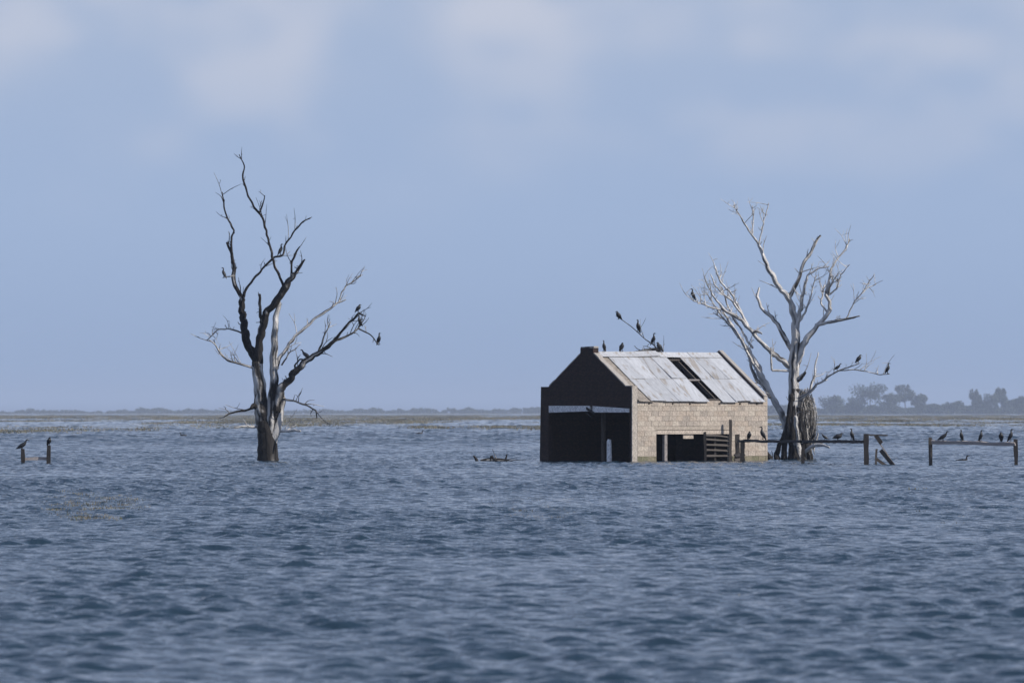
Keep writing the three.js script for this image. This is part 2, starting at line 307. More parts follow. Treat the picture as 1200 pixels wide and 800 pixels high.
// white stake standing in the open gable
{
  const b = barnAt(-0.16, 0, -1.08), t = thing('marker_stake', 'pale white stake standing in the barn gable opening', 'stake', b.setY(0), Math.PI / 4);
  const s = new THREE.Shape(); s.moveTo(-0.1, -0.6); s.lineTo(-0.1, 0.8); s.lineTo(-0.05, 0.88); s.lineTo(0.06, 0.86); s.lineTo(0.09, 0.5); s.lineTo(0.1, -0.6); s.closePath();
  const g = new THREE.ExtrudeGeometry(s, { depth: 0.07, bevelEnabled: true, bevelSize: 0.01, bevelThickness: 0.01, bevelSegments: 1 }); g.rotateY(-Math.PI / 2);
  part('stake_board', g, M.white, t);
}

// ---------------------------------------------------------------- timber helpers
function timber(name, a, b, w, t, mat, parent, seed = 1, twist = 0) {   // a weathered length of wood from a to b
  const len = a.distanceTo(b), g = new THREE.BoxGeometry(w, len, t, 1, Math.max(3, Math.round(len / 0.12)), 1), p = g.attributes.position;
  for (let i = 0; i < p.count; i++) { const y = p.getY(i), k = 1 + 0.18 * noise(y * 3.1 + seed * 7, seed, p.getX(i) * 5); p.setXYZ(i, p.getX(i) * k + 0.02 * noise(y * 1.3, seed * 3), y, p.getZ(i) * k + 0.015 * noise(y * 1.7, seed * 5)); if (y > len / 2 - 1e-4) p.setY(i, y + 0.04 * noise(p.getX(i) * 30, seed)); }
  g.computeVertexNormals();
  const m = part(name, g, mat, parent), dir = b.clone().sub(a).normalize();
  m.position.copy(a).add(b).multiplyScalar(0.5).sub(parent.position); m.quaternion.setFromUnitVectors(new THREE.Vector3(0, 1, 0), dir); m.rotateY(twist); return m;
}

// gate of rails leaning in front of the side doorway
{
  const c = barnAt(4.7, 0, 0.22).setY(0), t = thing('wooden_gate', 'dark slatted wooden gate standing before the block wall doorway', 'gate', c);
  const at = (x, y, z = 0.22) => barnAt(x, y, z);
  for (const [i, y] of [0.22, 0.42, 0.62, 0.82, 0.98].entries()) timber('slat', at(3.95, y + 0.02 * i, 0.2), at(5.32, y, 0.24), 0.095, 0.03, M.oldWood, t, 3 + i);
  timber('gate_post', at(3.95, -0.6), at(3.95, 1.16), 0.1, 0.09, M.blackWood, t, 21); timber('gate_post', at(4.62, -0.6, 0.16), at(4.60, 1.05, 0.16), 0.08, 0.05, M.oldWood, t, 22);
  timber('gate_post', at(5.3, -0.6, 0.3), at(5.33, 1.68, 0.3), 0.12, 0.1, M.oldWood, t, 23);
  const t2 = thing('broken_stall', 'heap of dark broken boards against the end of the slatted gate', 'broken boards', barnAt(5.75, 0, 0.4).setY(0));
  timber('board', at(5.68, -0.5, 0.35), at(5.70, 1.1, 0.35), 0.2, 0.05, M.oldWood, t2, 31); timber('board', at(5.5, 0.0, 0.4), at(5.74, 0.85, 0.4), 0.09, 0.04, M.blackWood, t2, 32);
  timber('board', at(5.42, 0.22, 0.46), at(6.0, 0.30, 0.44), 0.16, 0.04, M.blackWood, t2, 33); timber('board', at(5.4, 0.06, 0.46), at(5.98, 0.1, 0.47), 0.16, 0.04, M.oldWood, t2, 34); timber('board', at(5.92, -0.5, 0.4), at(5.9, 0.5, 0.4), 0.12, 0.05, M.blackWood, t2, 35);
}

// ---------------------------------------------------------------- dead trees
function sweep(pts, rad, seg, pale, seed, base) {        // tapered, lumpy, closed tube; bark colour in patches
  const curve = new THREE.CatmullRomCurve3(pts, false, 'centripetal'), len = curve.getLength(), n = Math.max(6, Math.min(110, Math.round(len / 0.075)));
  const pos = [], uv = [], col = [], idx = []; let N = null;
  const rAt = t => { const f = t * (rad.length - 1), i = Math.min(rad.length - 2, Math.floor(f)); return rad[i] + (rad[i + 1] - rad[i]) * (f - i); };
  let along = 0, prev = null;
  for (let i = 0; i <= n; i++) {
    const t = i / n, p = curve.getPoint(t), T = curve.getTangent(t);
    if (!N) N = Math.abs(T.y) > 0.8 ? new THREE.Vector3(0, 0, 1) : new THREE.Vector3(0, 1, 0);
    N = N.clone().addScaledVector(T, -N.dot(T)).normalize(); const B = T.clone().cross(N);
    if (prev) along += p.distanceTo(prev); prev = p; const r0 = rAt(t);
    const lw = r0 > 0.15 ? 0.4 : 1; p.x += lw * 0.35 * r0 * noise(along * 2.2, seed, 1); p.y += 0.25 * r0 * noise(along * 2.2, seed, 5); p.z += lw * 0.5 * r0 * noise(along * 2.2, seed, 9);
    for (let k = 0; k <= seg; k++) {
      const a = k / seg * Math.PI * 2, ca = Math.cos(a), sa = Math.sin(a), q = r0 * (1 + (r0 > 0.15 ? 0.13 : 0.2) * noise(ca * 1.7 + seed, sa * 1.7, along * 0.9) + 0.08 * noise(ca * 3.5 + seed, sa * 3.5, along * 3));
      const v = p.clone().addScaledVector(N, ca * q).addScaledVector(B, sa * q); pos.push(v.x - base.x, v.y - base.y, v.z - base.z); uv.push(a * r0 * 0.9, along * 0.5);
      const m = fbm(ca * 2.0 + seed * 3.3, sa * 2.0 + seed, along * (r0 > 0.15 ? 0.9 : 1.1), 5) * (r0 > 0.15 ? 1.6 : 1.3) + (pale - 0.5) * 1.5, w = smooth(-0.12, 0.14, m), gr = (1 + 0.3 * noise(v.x * 9, v.y * 4, v.z * 9)) * (1 - (r0 > 0.13 ? 0.75 : 0.3) * smooth(0.2, 0.5, noise(ca * 5 + seed, sa * 5, along * 0.9) + 0.3 * noise(ca * 11, sa * 11 + seed, along * 2.5)));
      col.push((0.022 + 0.58 * w) * gr, (0.019 + 0.555 * w) * gr, (0.018 + 0.53 * w) * gr);
      if (i < n && k < seg) { const c = i * (seg + 1) + k; idx.push(c, c + 1, c + seg + 1, c + 1, c + seg + 2, c + seg + 1); }
    }
  }
  const tip = pos.length / 3, e = curve.getPoint(1).addScaledVector(curve.getTangent(1), rad[rad.length - 1] * 0.8).sub(base); pos.push(e.x, e.y, e.z); uv.push(0, along * 0.5); col.push(...col.slice(-3));
  for (let k = 0; k < seg; k++) idx.push(n * (seg + 1) + k, n * (seg + 1) + k + 1, tip);
  const g = new THREE.BufferGeometry(); g.setAttribute('position', new THREE.Float32BufferAttribute(pos, 3)); g.setAttribute('uv', new THREE.Float32BufferAttribute(uv, 2)); g.setAttribute('color', new THREE.Float32BufferAttribute(col, 3)); g.setIndex(idx); g.computeVertexNormals(); return g;
}
function deadTree(name, label, baseD, basePx, basePy, limbs, seed, group) {
  const base = P(basePx, basePy, baseD); base.y = 0; const t = thing(name, label, 'tree', base, 0, group), r = rng(seed), known = [], m2 = baseD / F;
  t.known = known;
  limbs.forEach(([kind, pale, dz, pts, twigs = 0], li) => {
    let d0 = baseD, best = 1e9; for (const k of known) { const q = (k[0] - pts[0][0]) ** 2 + (k[1] - pts[0][1]) ** 2; if (q < best) { best = q; d0 = k[2]; } }
    { const q = []; pts.forEach((p, i) => { if (i) { const o = pts[i - 1], l = Math.hypot(p[0] - o[0], p[1] - o[1]), n = Math.floor(l / 5.5), trunk = kind === 'trunk', j = trunk ? 0.5 : Math.min(1.5, 0.35 + p[2] * 0.35); for (let k = 1; k <= n; k++) { const f = k / (n + 1); q.push([o[0] + (p[0] - o[0]) * f + (r() - 0.5) * 2 * j, o[1] + (p[1] - o[1]) * f + (r() - 0.5) * j, (o[2] + (p[2] - o[2]) * f) * (trunk ? 0.95 + 0.1 * r() : 0.86 + 0.3 * r())]); } } q.push(p); }); pts = q; }
    let acc = 0, tot = 0; for (let i = 1; i < pts.length; i++) tot += Math.hypot(pts[i][0] - pts[i - 1][0], pts[i][1] - pts[i - 1][1]);
    const V = [], Rr = [];
    pts.forEach((p, i) => { if (i) acc += Math.hypot(p[0] - pts[i - 1][0], p[1] - pts[i - 1][1]); const d = d0 - dz * acc / tot; V.push(P(p[0], p[1], d)); Rr.push(Math.max(0.4, p[2]) * m2); known.push([p[0], p[1], d, p[2]]); if (i) { const q = pts[i - 1], dq = known[known.length - 2][2]; for (let s = 1; s < 2; s++) known.push([q[0] + (p[0] - q[0]) / 2, q[1] + (p[1] - q[1]) / 2, dq + (d - dq) / 2, (q[2] + p[2]) / 2]); } });
    const limb = part(kind, sweep(V, Rr, kind === 'trunk' ? 24 : Rr[0] > 0.08 ? 10 : 7, pale, seed + li * 1.7, base), M.bark, t);
    const curve = new THREE.CatmullRomCurve3(V, false, 'centripetal');
    for (let k = 0; k < twigs * 3 + 2; k++) {                    // short dead twigs on the outer part of the limb
      const u = 0.25 + 0.72 * r(), a = curve.getPoint(u), T = curve.getTangent(u), dir = new THREE.Vector3(r() - 0.5, r() - 0.25, r() - 0.5).normalize().addScaledVector(T, 0.7).normalize(), len = 0.12 + 0.95 * Math.pow(r(), 1.8);
      const mid = a.clone().addScaledVector(dir, len * 0.5).add(new THREE.Vector3(r() - 0.5, r() - 0.3, r() - 0.5).multiplyScalar(0.14)), e = a.clone().addScaledVector(dir, len).add(new THREE.Vector3(0, 0.08 * r(), 0));
      const q0 = Math.min(0.024, 0.5 * Rr[Rr.length - 1] + 0.008), fork = mid.clone().add(new THREE.Vector3(r() - 0.5, r() - 0.2, r() - 0.5).multiplyScalar(len * 0.6));
      part('twig', len < 0.35 ? sweep([a, mid, e], [q0, q0 * 0.8, q0 * 0.6], 5, pale + 0.15, seed + k * 5 + li, base) : mergeGeometries([sweep([a, mid, e], [q0, q0 * 0.7, q0 * 0.35], 5, pale + 0.15, seed + k * 5 + li, base), sweep([mid, mid.clone().lerp(fork, 0.5).add(new THREE.Vector3(0.03, 0.02, 0)), fork], [q0 * 0.6, q0 * 0.5, q0 * 0.3], 4, pale + 0.15, k + li, base)]), M.bark, limb);
    }
  });
  return t;
}
function perch(tree, px, py) { let b = null, q = 1e9; for (const k of tree.known) { const d = (k[0] - px) ** 2 + (k[1] - py) ** 2; if (d < q) { q = d; b = k; } } const v = P(b[0], b[1], b[2]); v.y += Math.max(0.5, b[3]) * b[2] / F * 0.8; return v; }

const treeA = deadTree('dead_tree', 'tall dead tree with dark crooked limbs standing alone in open water', 344, 313, 540, [
  ['trunk', 0.13, 0, [[313, 556, 16], [313, 540, 14], [313, 524, 12.5], [312, 508, 10.5], [311, 494, 8]]],
  ['trunk', 0.48, 0, [[311, 524, 8], [310, 510, 9], [309, 500, 9], [306, 478, 8], [304, 455, 7], [302, 438, 6.4], [301, 424, 6]]],
  ['trunk', 0.66, 0.25, [[315, 528, 5], [316, 512, 7], [317, 495, 7], [319, 470, 6], [321, 445, 5.2], [320, 418, 4.4], [322, 390, 3.8], [324, 368, 3.2], [327, 354, 2.2]], 2],
  ['trunk', 0.75, 0.1, [[318, 526, 4], [321, 512, 6], [324, 503, 6], [328, 486, 4.6], [331, 470, 3.8], [328, 456, 3]]],
  ['limb', 0.10, -0.3, [[302, 432, 6.4], [298, 418, 5.6], [290, 402, 5], [285, 382, 4.6], [283, 364, 4], [284, 350, 3.4]], 1],
  ['limb', 0.12, -0.5, [[284, 352, 3], [276, 335, 2.5], [274, 317, 2.2], [271, 295, 2], [266, 284, 1.5]], 2],
  ['branch', 0.2, -0.4, [[271, 297, 1.4], [271, 281, 1.2], [274, 270, 1.1], [267, 257, 1], [262, 242, 0.9], [260, 225, 0.6]], 2],
  ['branch', 0.2, 0.6, [[284, 350, 1.8], [287, 342, 1.5], [297, 327, 1.3], [310, 312, 1.3], [322, 301, 1.2], [331, 299, 1.1], [335, 285, 1], [345, 270, 0.9], [356, 259, 0.8], [364, 255, 0.5]], 3],
  ['limb', 0.10, 0.6, [[302, 424, 5.6], [303, 405, 5], [306, 387, 4.8], [312, 367, 4.6], [325, 350, 4.4], [337, 332, 4], [344, 322, 3]], 1],
  ['branch', 0.1, 0.3, [[338, 331, 2.4], [347, 319, 2.2], [352, 311, 1.8], [357, 304, 0.9]], 1],
  ['branch', 0.15, 0.1, [[341, 324, 1.6], [342, 306, 1.3], [346, 297, 1.3], [351, 289, 0.8]], 1],
  ['branch', 0.14, -0.4, [[332, 336, 1.7], [328, 326, 1.5], [321, 310, 1.4], [316, 287, 1.4], [312, 270, 1.4], [306, 253, 1.3], [297, 242, 1.2], [289, 225, 1.1], [284, 207, 1.1], [286, 195, 0.9], [280, 181, 0.5]], 3],
  ['branch', 0.3, 0.2, [[304, 250, 1], [307, 241, 0.9], [310, 229, 0.5]]],
  ['branch', 0.15, 0.2, [[308, 384, 2.4], [305, 366, 1.9], [304, 345, 1.5]]],
  ['limb', 0.3, 0.9, [[321, 492, 6], [324, 474, 5.4], [328, 458, 5], [337, 446, 4.3], [350, 432, 3.6], [360, 422, 3.2], [375, 412, 2.7], [392, 399, 2.2]], 2],
  ['branch', 0.15, 0.4, [[390, 401, 2], [398, 391, 1.6], [407, 380, 1.4], [420, 367, 1.1], [428, 370, 0.6]], 2],
  ['branch', 0.15, -0.3, [[391, 400, 1.7], [402, 396, 1.4], [412, 391, 1.2], [420, 384, 0.9], [424, 377, 0.7]], 2],
  ['branch', 0.3, 0.3, [[373, 413, 1.2], [378, 398, 1], [387, 377, 0.6]], 1],
  ['branch', 0.3, 0.2, [[346, 437, 1.4], [345, 428, 1.2], [351, 421, 1], [359, 421, 0.8]]],
  ['branch', 0.25, -0.5, [[420, 385, 0.8], [434, 392, 0.7], [444, 404, 0.6]]],
  ['limb', 0.62, -0.9, [[321, 436, 2.6], [327, 420, 2.2], [335, 410, 1.9], [345, 395, 1.9], [360, 382, 1.7], [370, 372, 1.4], [382, 365, 1.4], [395, 355, 1.2], [405, 351, 0.8]], 4],
  ['branch', 0.5, -0.2, [[396, 355, 0.9], [400, 342, 0.9], [405, 335, 0.8], [414, 330, 0.8], [423, 323, 0.5]], 3],
  ['branch', 0.5, 0.2, [[330, 428, 1.2], [338, 414, 1.0], [348, 407, 0.6]], 1],
  ['branch', 0.45, 0.5, [[300, 432, 2], [290, 429, 1.5], [280, 426, 1.3], [267, 422, 1.2], [259, 415, 1.1], [252, 404, 0.9], [245, 398, 0.5]], 5],
  ['branch', 0.5, -0.3, [[286, 391, 1.2], [280, 389, 1], [267, 385, 0.8], [255, 386, 0.8], [242, 399, 0.5]], 4],
  ['branch', 0.3, 0.5, [[302, 476, 2.4], [290, 480, 1.4], [277, 482, 1.2], [268, 485, 1.1], [262, 489, 0.8]], 1],
  ['branch', 0.9, 0.5, [[304, 500, 2], [293, 500, 1.5], [283, 499, 1.1], [276, 501, 0.8]]],
  ['branch', 0.25, 0.6, [[327, 468, 1.6], [345, 470, 1.1], [360, 475, 1], [370, 481, 1], [371, 490, 0.7]], 2],
  ['branch', 0.95, 0.7, [[324, 506, 2.2], [335, 505, 1.6], [346, 504, 1.5], [352, 505, 1.2]]],
  ['branch', 0.2, 0.5, [[302, 478, 3], [297, 475, 2.6], [294, 478, 1.4]]],
], 101);

const treeB = deadTree('dead_tree', 'bleached silver dead tree with forked trunk behind the barn corner', 350, 930, 540, [
  ['trunk', 0.22, 0, [[931, 552, 10], [931, 538, 8], [930, 515, 6.6], [930, 490, 6.2], [930, 468, 6.4], [931, 455, 6]]],
  ['trunk', 0.82, 0, [[930, 480, 5.5], [930, 465, 6.2], [931, 440, 6.2], [932, 414, 6], [933, 393, 5.4], [932, 378, 5]]],
  ['limb', 0.84, 0.3, [[932, 384, 4.6], [930, 370, 4], [924, 349, 3.4], [914, 336, 2.7], [902, 318, 2.3], [895, 300, 2], [889, 284, 1.6]], 2],
  ['branch', 0.82, 0.3, [[889, 285, 1.2], [880, 273, 1.1], [871, 259, 1], [860, 240, 0.5]], 4],
  ['branch', 0.87, -0.3, [[882, 276, 1], [883, 258, 0.8], [882, 241, 0.5]], 2],
  ['branch', 0.97, -0.3, [[890, 285, 1], [895, 262, 0.8], [901, 238, 0.6]], 2],
  ['limb', 0.57, -0.5, [[924, 350, 2.6], [936, 327, 2.2], [943, 306, 2], [952, 291, 1.8], [962, 276, 1.2]], 1],
  ['limb', 0.97, 0.5, [[934, 398, 4.6], [935, 374, 3], [940, 356, 2.2], [943, 338, 1.7], [947, 322, 1.3], [961, 314, 1], [972, 312, 0.7]], 3],
  ['limb', 0.82, 0.6, [[933, 430, 4.8], [937, 418, 4.4], [942, 404, 3.8], [952, 389, 3.2], [965, 375, 2.4], [974, 363, 2.2], [973, 354, 2.2], [968, 345, 2.4]], 2],
  ['branch', 0.62, 0.3, [[968, 347, 2.4], [972, 336, 1.8], [977, 330, 0.9]], 3],
  ['branch', 0.82, -0.3, [[968, 346, 1.8], [971, 330, 1.4], [974, 315, 1.2], [981, 304, 1.2], [992, 291, 1], [996, 280, 0.6]], 3],
  ['branch', 0.82, -0.5, [[970, 366, 1.2], [963, 356, 1], [964, 343, 0.9], [966, 334, 0.7]], 2],
  ['branch', 0.82, 0.4, [[972, 345, 1.2], [981, 338, 1], [986, 322, 0.8], [996, 310, 0.5]], 3],
  ['limb', 0.75, 0.7, [[957, 382, 2.6], [966, 379, 2.1], [977, 377, 1.7], [992, 374, 1.4], [1008, 370, 0.8]], 1],
  ['branch', 0.92, 0.4, [[992, 374, 0.9], [1001, 354, 0.8], [1013, 340, 0.8], [1025, 321, 0.5]], 3],
  ['branch', 0.92, -0.3, [[1010, 344, 0.7], [1017, 337, 0.6], [1027, 333, 0.4]], 1],
  ['limb', 0.77, -0.5, [[930, 416, 3.6], [923, 400, 3], [914, 383, 2.5], [902, 369, 2.1], [892, 360, 1.9], [888, 347, 1.8], [890, 337, 1.2]], 1],
  ['limb', 0.8, 0.7, [[931, 434, 4.2], [919, 422, 3.4], [905, 413, 2.9], [889, 398, 2.5], [880, 387, 2.4], [871, 376, 2.1], [857, 367, 1.8], [846, 361, 1.4]], 3],
  ['branch', 0.92, 0.3, [[850, 364, 1.3], [844, 356, 1.2], [835, 345, 1], [828, 331, 0.7], [825, 322, 0.4]], 4],
  ['branch', 0.87, 0.3, [[846, 363, 1.2], [838, 361, 1.1], [828, 358, 1], [812, 352, 0.6]], 4],
  ['branch', 0.92, -0.4, [[880, 387, 1.8], [869, 366, 1.5], [860, 347, 1.3], [851, 338, 1.2], [842, 324, 1.1], [837, 311, 0.7]], 4],
  ['branch', 0.62, 0.3, [[882, 390, 2], [887, 388, 1.6], [893, 391, 0.9]]],
  ['limb', 0.92, -0.8, [[926, 515, 5], [921, 496, 4.4], [914, 479, 4], [905, 463, 3.8], [894, 445, 3.4], [885, 423, 3], [874, 407, 2.3], [862, 389, 1.8], [852, 372, 1.3], [844, 358, 0.8]], 4],
  ['limb', 0.52, -0.4, [[904, 465, 2.4], [896, 455, 2.2], [886, 443, 2], [880, 428, 1.6], [878, 420, 1]], 1],
  ['branch', 0.72, -0.4, [[866, 396, 1.2], [857, 383, 1], [848, 374, 0.9], [836, 366, 0.5]], 4],
  ['branch', 0.87, 0.4, [[929, 434, 1.8], [916, 434, 1.4], [905, 434, 1.3], [904, 424, 1.3], [904, 407, 0.7]]],
  ['trunk', 0.2, 0.6, [[922, 548, 4.6], [919, 522, 3.4], [922, 500, 3], [926, 478, 2.8], [928, 462, 2.6]]],
  ['trunk', 0.82, 0.7, [[940, 548, 3.4], [937, 526, 2.6], [934, 508, 2.4], [932, 488, 2.2]]],
  ['trunk', 0.1, 0.4, [[905, 548, 5], [903, 537, 4], [899, 530, 2.6], [893, 521, 1.5]]],
  ['trunk', 0.1, 0.2, [[914, 548, 4.4], [911, 533, 3.4], [915, 518, 2.6], [921, 503, 2]]],
  ['trunk', 0.1, 0.2, [[951, 548, 4], [949, 534, 3.4], [944, 518, 2.6], [940, 500, 2.2], [937, 478, 1.8]]],
  ['branch', 0.37, 0.2, [[934, 446, 2.8], [940, 441, 2.6], [944, 436, 1.4]]],
  ['branch', 0.72, 0.9, [[934, 470, 2.4], [948, 460, 1.9], [957, 450, 1.4], [964, 447, 1.3], [973, 440, 1.2], [984, 434, 1.1], [998, 429, 0.8], [1007, 426, 0.6]], 3],
  ['branch', 0.72, 0.3, [[985, 434, 0.8], [1000, 433, 0.7], [1015, 435, 0.6], [1031, 439, 0.6], [1043, 438, 0.5]], 2],
  ['branch', 0.72, -0.3, [[940, 470, 2], [950, 456, 1.6], [955, 440, 1.3], [956, 425, 1.1], [959, 413, 0.7]], 1],
  ['branch', 0.95, 0.3, [[871, 370, 1.3], [858, 352, 1.1], [848, 345, 1], [838, 334, 0.8], [833, 321, 0.5]], 4],
  ['branch', 0.95, 0.5, [[860, 386, 1.2], [847, 372, 1], [838, 358, 0.8], [830, 346, 0.6], [823, 342, 0.4]], 4],
  ['branch', 0.92, -0.6, [[882, 408, 1.6], [869, 386, 1.2], [859, 372, 1.1], [851, 352, 0.9], [846, 336, 0.5]], 4],
  ['branch', 0.9, 0.6, [[895, 446, 2.2], [882, 424, 1.8], [870, 400, 1.5], [862, 386, 1], [853, 378, 0.6]], 3],
  ['branch', 0.9, 0.5, [[935, 380, 1.6], [944, 366, 1.2], [950, 350, 1], [953, 334, 0.8], [958, 322, 0.5]], 3],
], 202);

// bare branch rising from behind the barn ridge
const treeC = deadTree('dead_sapling', 'thin bare dead sapling whose tip leans over the barn ridge', 352, 800, 539, [
  ['trunk', 0.3, 0, [[800, 550, 4], [798, 520, 3.4], [793, 480, 3], [786, 440, 2.4], [775, 413, 1.2], [766, 404, 0.7], [757, 398, 0.55], [746, 388, 0.5], [735, 379, 0.5], [722, 370, 0.4]], 1],
  ['branch', 0.2, 0.3, [[777, 416, 2], [768, 409, 1.9], [757, 410, 1.3], [744, 412, 0.7]], 1],
], 303);

// brush of fine dead twigs round the foot of the bleached tree
{
  const base = P(943, 541, 350.7).setY(0), t = thing('dead_shrub', 'dense grey brush of dead twigs around the bleached tree trunk', 'shrub', base), r = rng(404), s = 0.0348;
  for (let c = 0; c < 8; c++) {
    const geos = [];
    for (let i = 0; i < 46; i++) {                       // crooked twigs that rise through a tall dome and arch over at its edge
      const a = r() * 6.283, ca = Math.cos(a), sa = Math.sin(a), e = 0.25 + 0.75 * Math.sqrt(r()), dome = t => new THREE.Vector3(base.x + ca * 0.62 * e * Math.sin(t) + (r() - 0.5) * 0.12, 0.3 + 2.75 * (0.5 + 0.5 * e) * Math.max(0, Math.cos(t)) + (r() - 0.5) * 0.1, base.z + sa * 0.5 * e * Math.sin(t) + (r() - 0.5) * 0.12);
      const t0 = 0.2 + 0.7 * r(), t1 = t0 + 0.25 + 0.45 * r(), loose = i % 5 > 1, st = loose ? new THREE.Vector3(base.x + (r() - 0.5) * 0.9, 0.2 + 2.1 * r(), base.z + (r() - 0.5) * 0.7) : new THREE.Vector3(base.x + ca * 0.3 * r(), -0.3, base.z + sa * 0.3 * r()), d0 = dome(t0);
      geos.push(sweep([st, st.clone().lerp(d0, 0.45).add(new THREE.Vector3((r() - 0.5) * 0.2, 0, (r() - 0.5) * 0.2)), d0, dome((t0 + t1) / 2), dome(t1)], [0.014, 0.013, 0.011, 0.009, 0.006], 4, 0.38 + 0.3 * r(), i + c * 70, base));
    }
    part('twig_cluster', mergeGeometries(geos), M.bark, t).userData.kind = 'stuff';
  }
}

// ---------------------------------------------------------------- fences, posts, driftwood
const onWater = (px, py) => { const d = dWater(py), v = P(px, py, d); v.y = 0; return v; };
const up = (v, y) => v.clone().setY(y);
const fenceA = thing('rail_fence', 'dark three-post rail fence standing in front of the bleached tree', 'fence', onWater(941, 543));
const fa = P(870, 541, 336).setY(0), fb = P(941, 543, 327).setY(0), fc = P(1016, 545, 317).setY(0);
{
  timber('post', up(fa, -0.7), up(fa, 0.80), 0.17, 0.16, M.blackWood, fenceA, 41); timber('post', up(fb, -0.7), up(fb, 0.78), 0.15, 0.15, M.blackWood, fenceA, 42); timber('post', up(fc, -0.7), up(fc, 1.19), 0.19, 0.18, M.blackWood, fenceA, 43);
  const e = fa.clone().add(new THREE.Vector3(-0.16, 0, 0.05));
  timber('rail', up(e, 0.83), up(fb, 0.84).add(new THREE.Vector3(-0.02, 0, 0)), 0.09, 0.09, M.blackWood, fenceA, 44); timber('rail', up(fb, 0.84).add(new THREE.Vector3(0.02, 0, 0)), up(fc, 0.87).add(new THREE.Vector3(-0.1, 0, 0)), 0.12, 0.1, M.blackWood, fenceA, 45);
}
{
  const b = P(1034, 545, 316).setY(0), t = thing('broken_gate', 'collapsed gate boards beside the tall post of the dark rail fence', 'broken gate', b), q = (px, y, dz = 0) => { const v = P(px, 545, 316 + dz); return v.setY(y); };
  timber('rail', q(1017.5, 1.12), q(1041, 1.10), 0.05, 0.05, M.oldWood, t, 51); timber('board', q(1026, 1.10), q(1033.5, 0.78), 0.16, 0.05, M.blackWood, t, 52);
  timber('brace', q(1032, 0.55, 0.3), q(1053, -0.25, 0.2), 0.15, 0.05, M.oldWood, t, 53); timber('board', q(1027, -0.4, 0.2), q(1027.5, 0.6, 0.2), 0.07, 0.04, M.oldWood, t, 54); timber('board', q(1026, 0.26, 0.25), q(1042, -0.1, 0.25), 0.12, 0.04, M.oldWood, t, 55); timber('brace', q(1029, 0.9, 0.2), q(1046, 0.1, 0.3), 0.03, 0.03, M.greyWood, t, 56);
}
const fenceB = thing('rail_fence', 'weathered two-post fence with a pale grey rail over the water', 'fence', P(1140, 545, 316).setY(0));
const ga = P(1091, 545, 317).setY(0), gb = P(1191, 544.5, 316).setY(0);
timber('post', up(ga, -0.7), up(ga, 1.04), 0.13, 0.13, M.oldWood, fenceB, 61); timber('post', up(gb, -0.7), up(gb, 0.98), 0.14, 0.14, M.blackWood, fenceB, 62); timber('rail', up(ga, 0.84).add(new THREE.Vector3(0.04, 0, 0.12)), up(gb, 0.79).add(new THREE.Vector3(-0.06, 0, 0.12)), 0.13, 0.06, M.paleWood, fenceB, 63);
const postA = thing('post', 'short stub post with a slanting black bird on top', 'post', P(26, 543.5, 324).setY(0)), postB = thing('post', 'taller slim post with an upright black bird on top', 'post', P(57, 543.5, 324).setY(0));
timber('shaft', up(postA.position, -0.7), up(postA.position, 0.56), 0.15, 0.15, M.blackWood, postA, 71); timber('shaft', up(postB.position, -0.7), up(postB.position, 0.72), 0.15, 0.15, M.blackWood, postB, 72);
{ const t = thing('floating_plank', 'pale plank lying at water level between two short posts', 'plank', P(42, 541, 324).setY(0)); timber('board', P(29, 543, 324.1).setY(0.17), P(55, 543, 324.1).setY(0.20), 0.11, 0.1, M.paleWood, t, 73); }
{
  const b = P(577, 541, 340).setY(0), t = thing('driftwood_branch', 'dark curved driftwood branch with thin twigs poking from open water', 'driftwood', b), q = (px, py, d = 340) => P(px, py, d);
  part('branch', sweep([q(574, 545), q(576, 534), q(579, 538.5), q(586, 539.5), q(592, 538), q(594, 532)], [0.045, 0.045, 0.05, 0.055, 0.045, 0.02], 7, 0.1, 5, b), M.bark, t); part('branch', sweep([q(561, 546), q(558, 538), q(555, 534)], [0.07, 0.06, 0.03], 7, 0.1, 8, b), M.bark, t);
  part('log', sweep([q(563, 540), q(574, 538.5), q(588, 538.5), q(600, 540)], [0.05, 0.07, 0.07, 0.04], 8, 0.2, 12, b), M.bark, t);
  [[583, 540, 580, 533, 577, 526], [588, 540, 597, 538, 606, 537], [592, 540, 606, 539, 622, 538]].forEach((a, i) => part('twig', sweep([q(a[0], a[1]), q(a[2], a[3]), q(a[4], a[5])], [0.02, 0.015, 0.008], 5, 0.3, 20 + i, b), M.bark, t));
}
{ const b = P(962, 523, 349).setY(0), t = thing('bleached_log', 'white bleached branch stub resting against the bleached tree base', 'log', b); part('branch', sweep([P(942, 531, 349.6), P(952, 523, 349.3), P(962, 521.5, 349), P(972, 524, 348.6)], [0.07, 0.075, 0.07, 0.04], 8, 1, 3, b), M.bark, t); part('branch', sweep([P(953, 523, 349.2), P(957, 514, 349.1), P(959, 508, 349)], [0.05, 0.05, 0.03], 7, 1, 9, b), M.bark, t); }

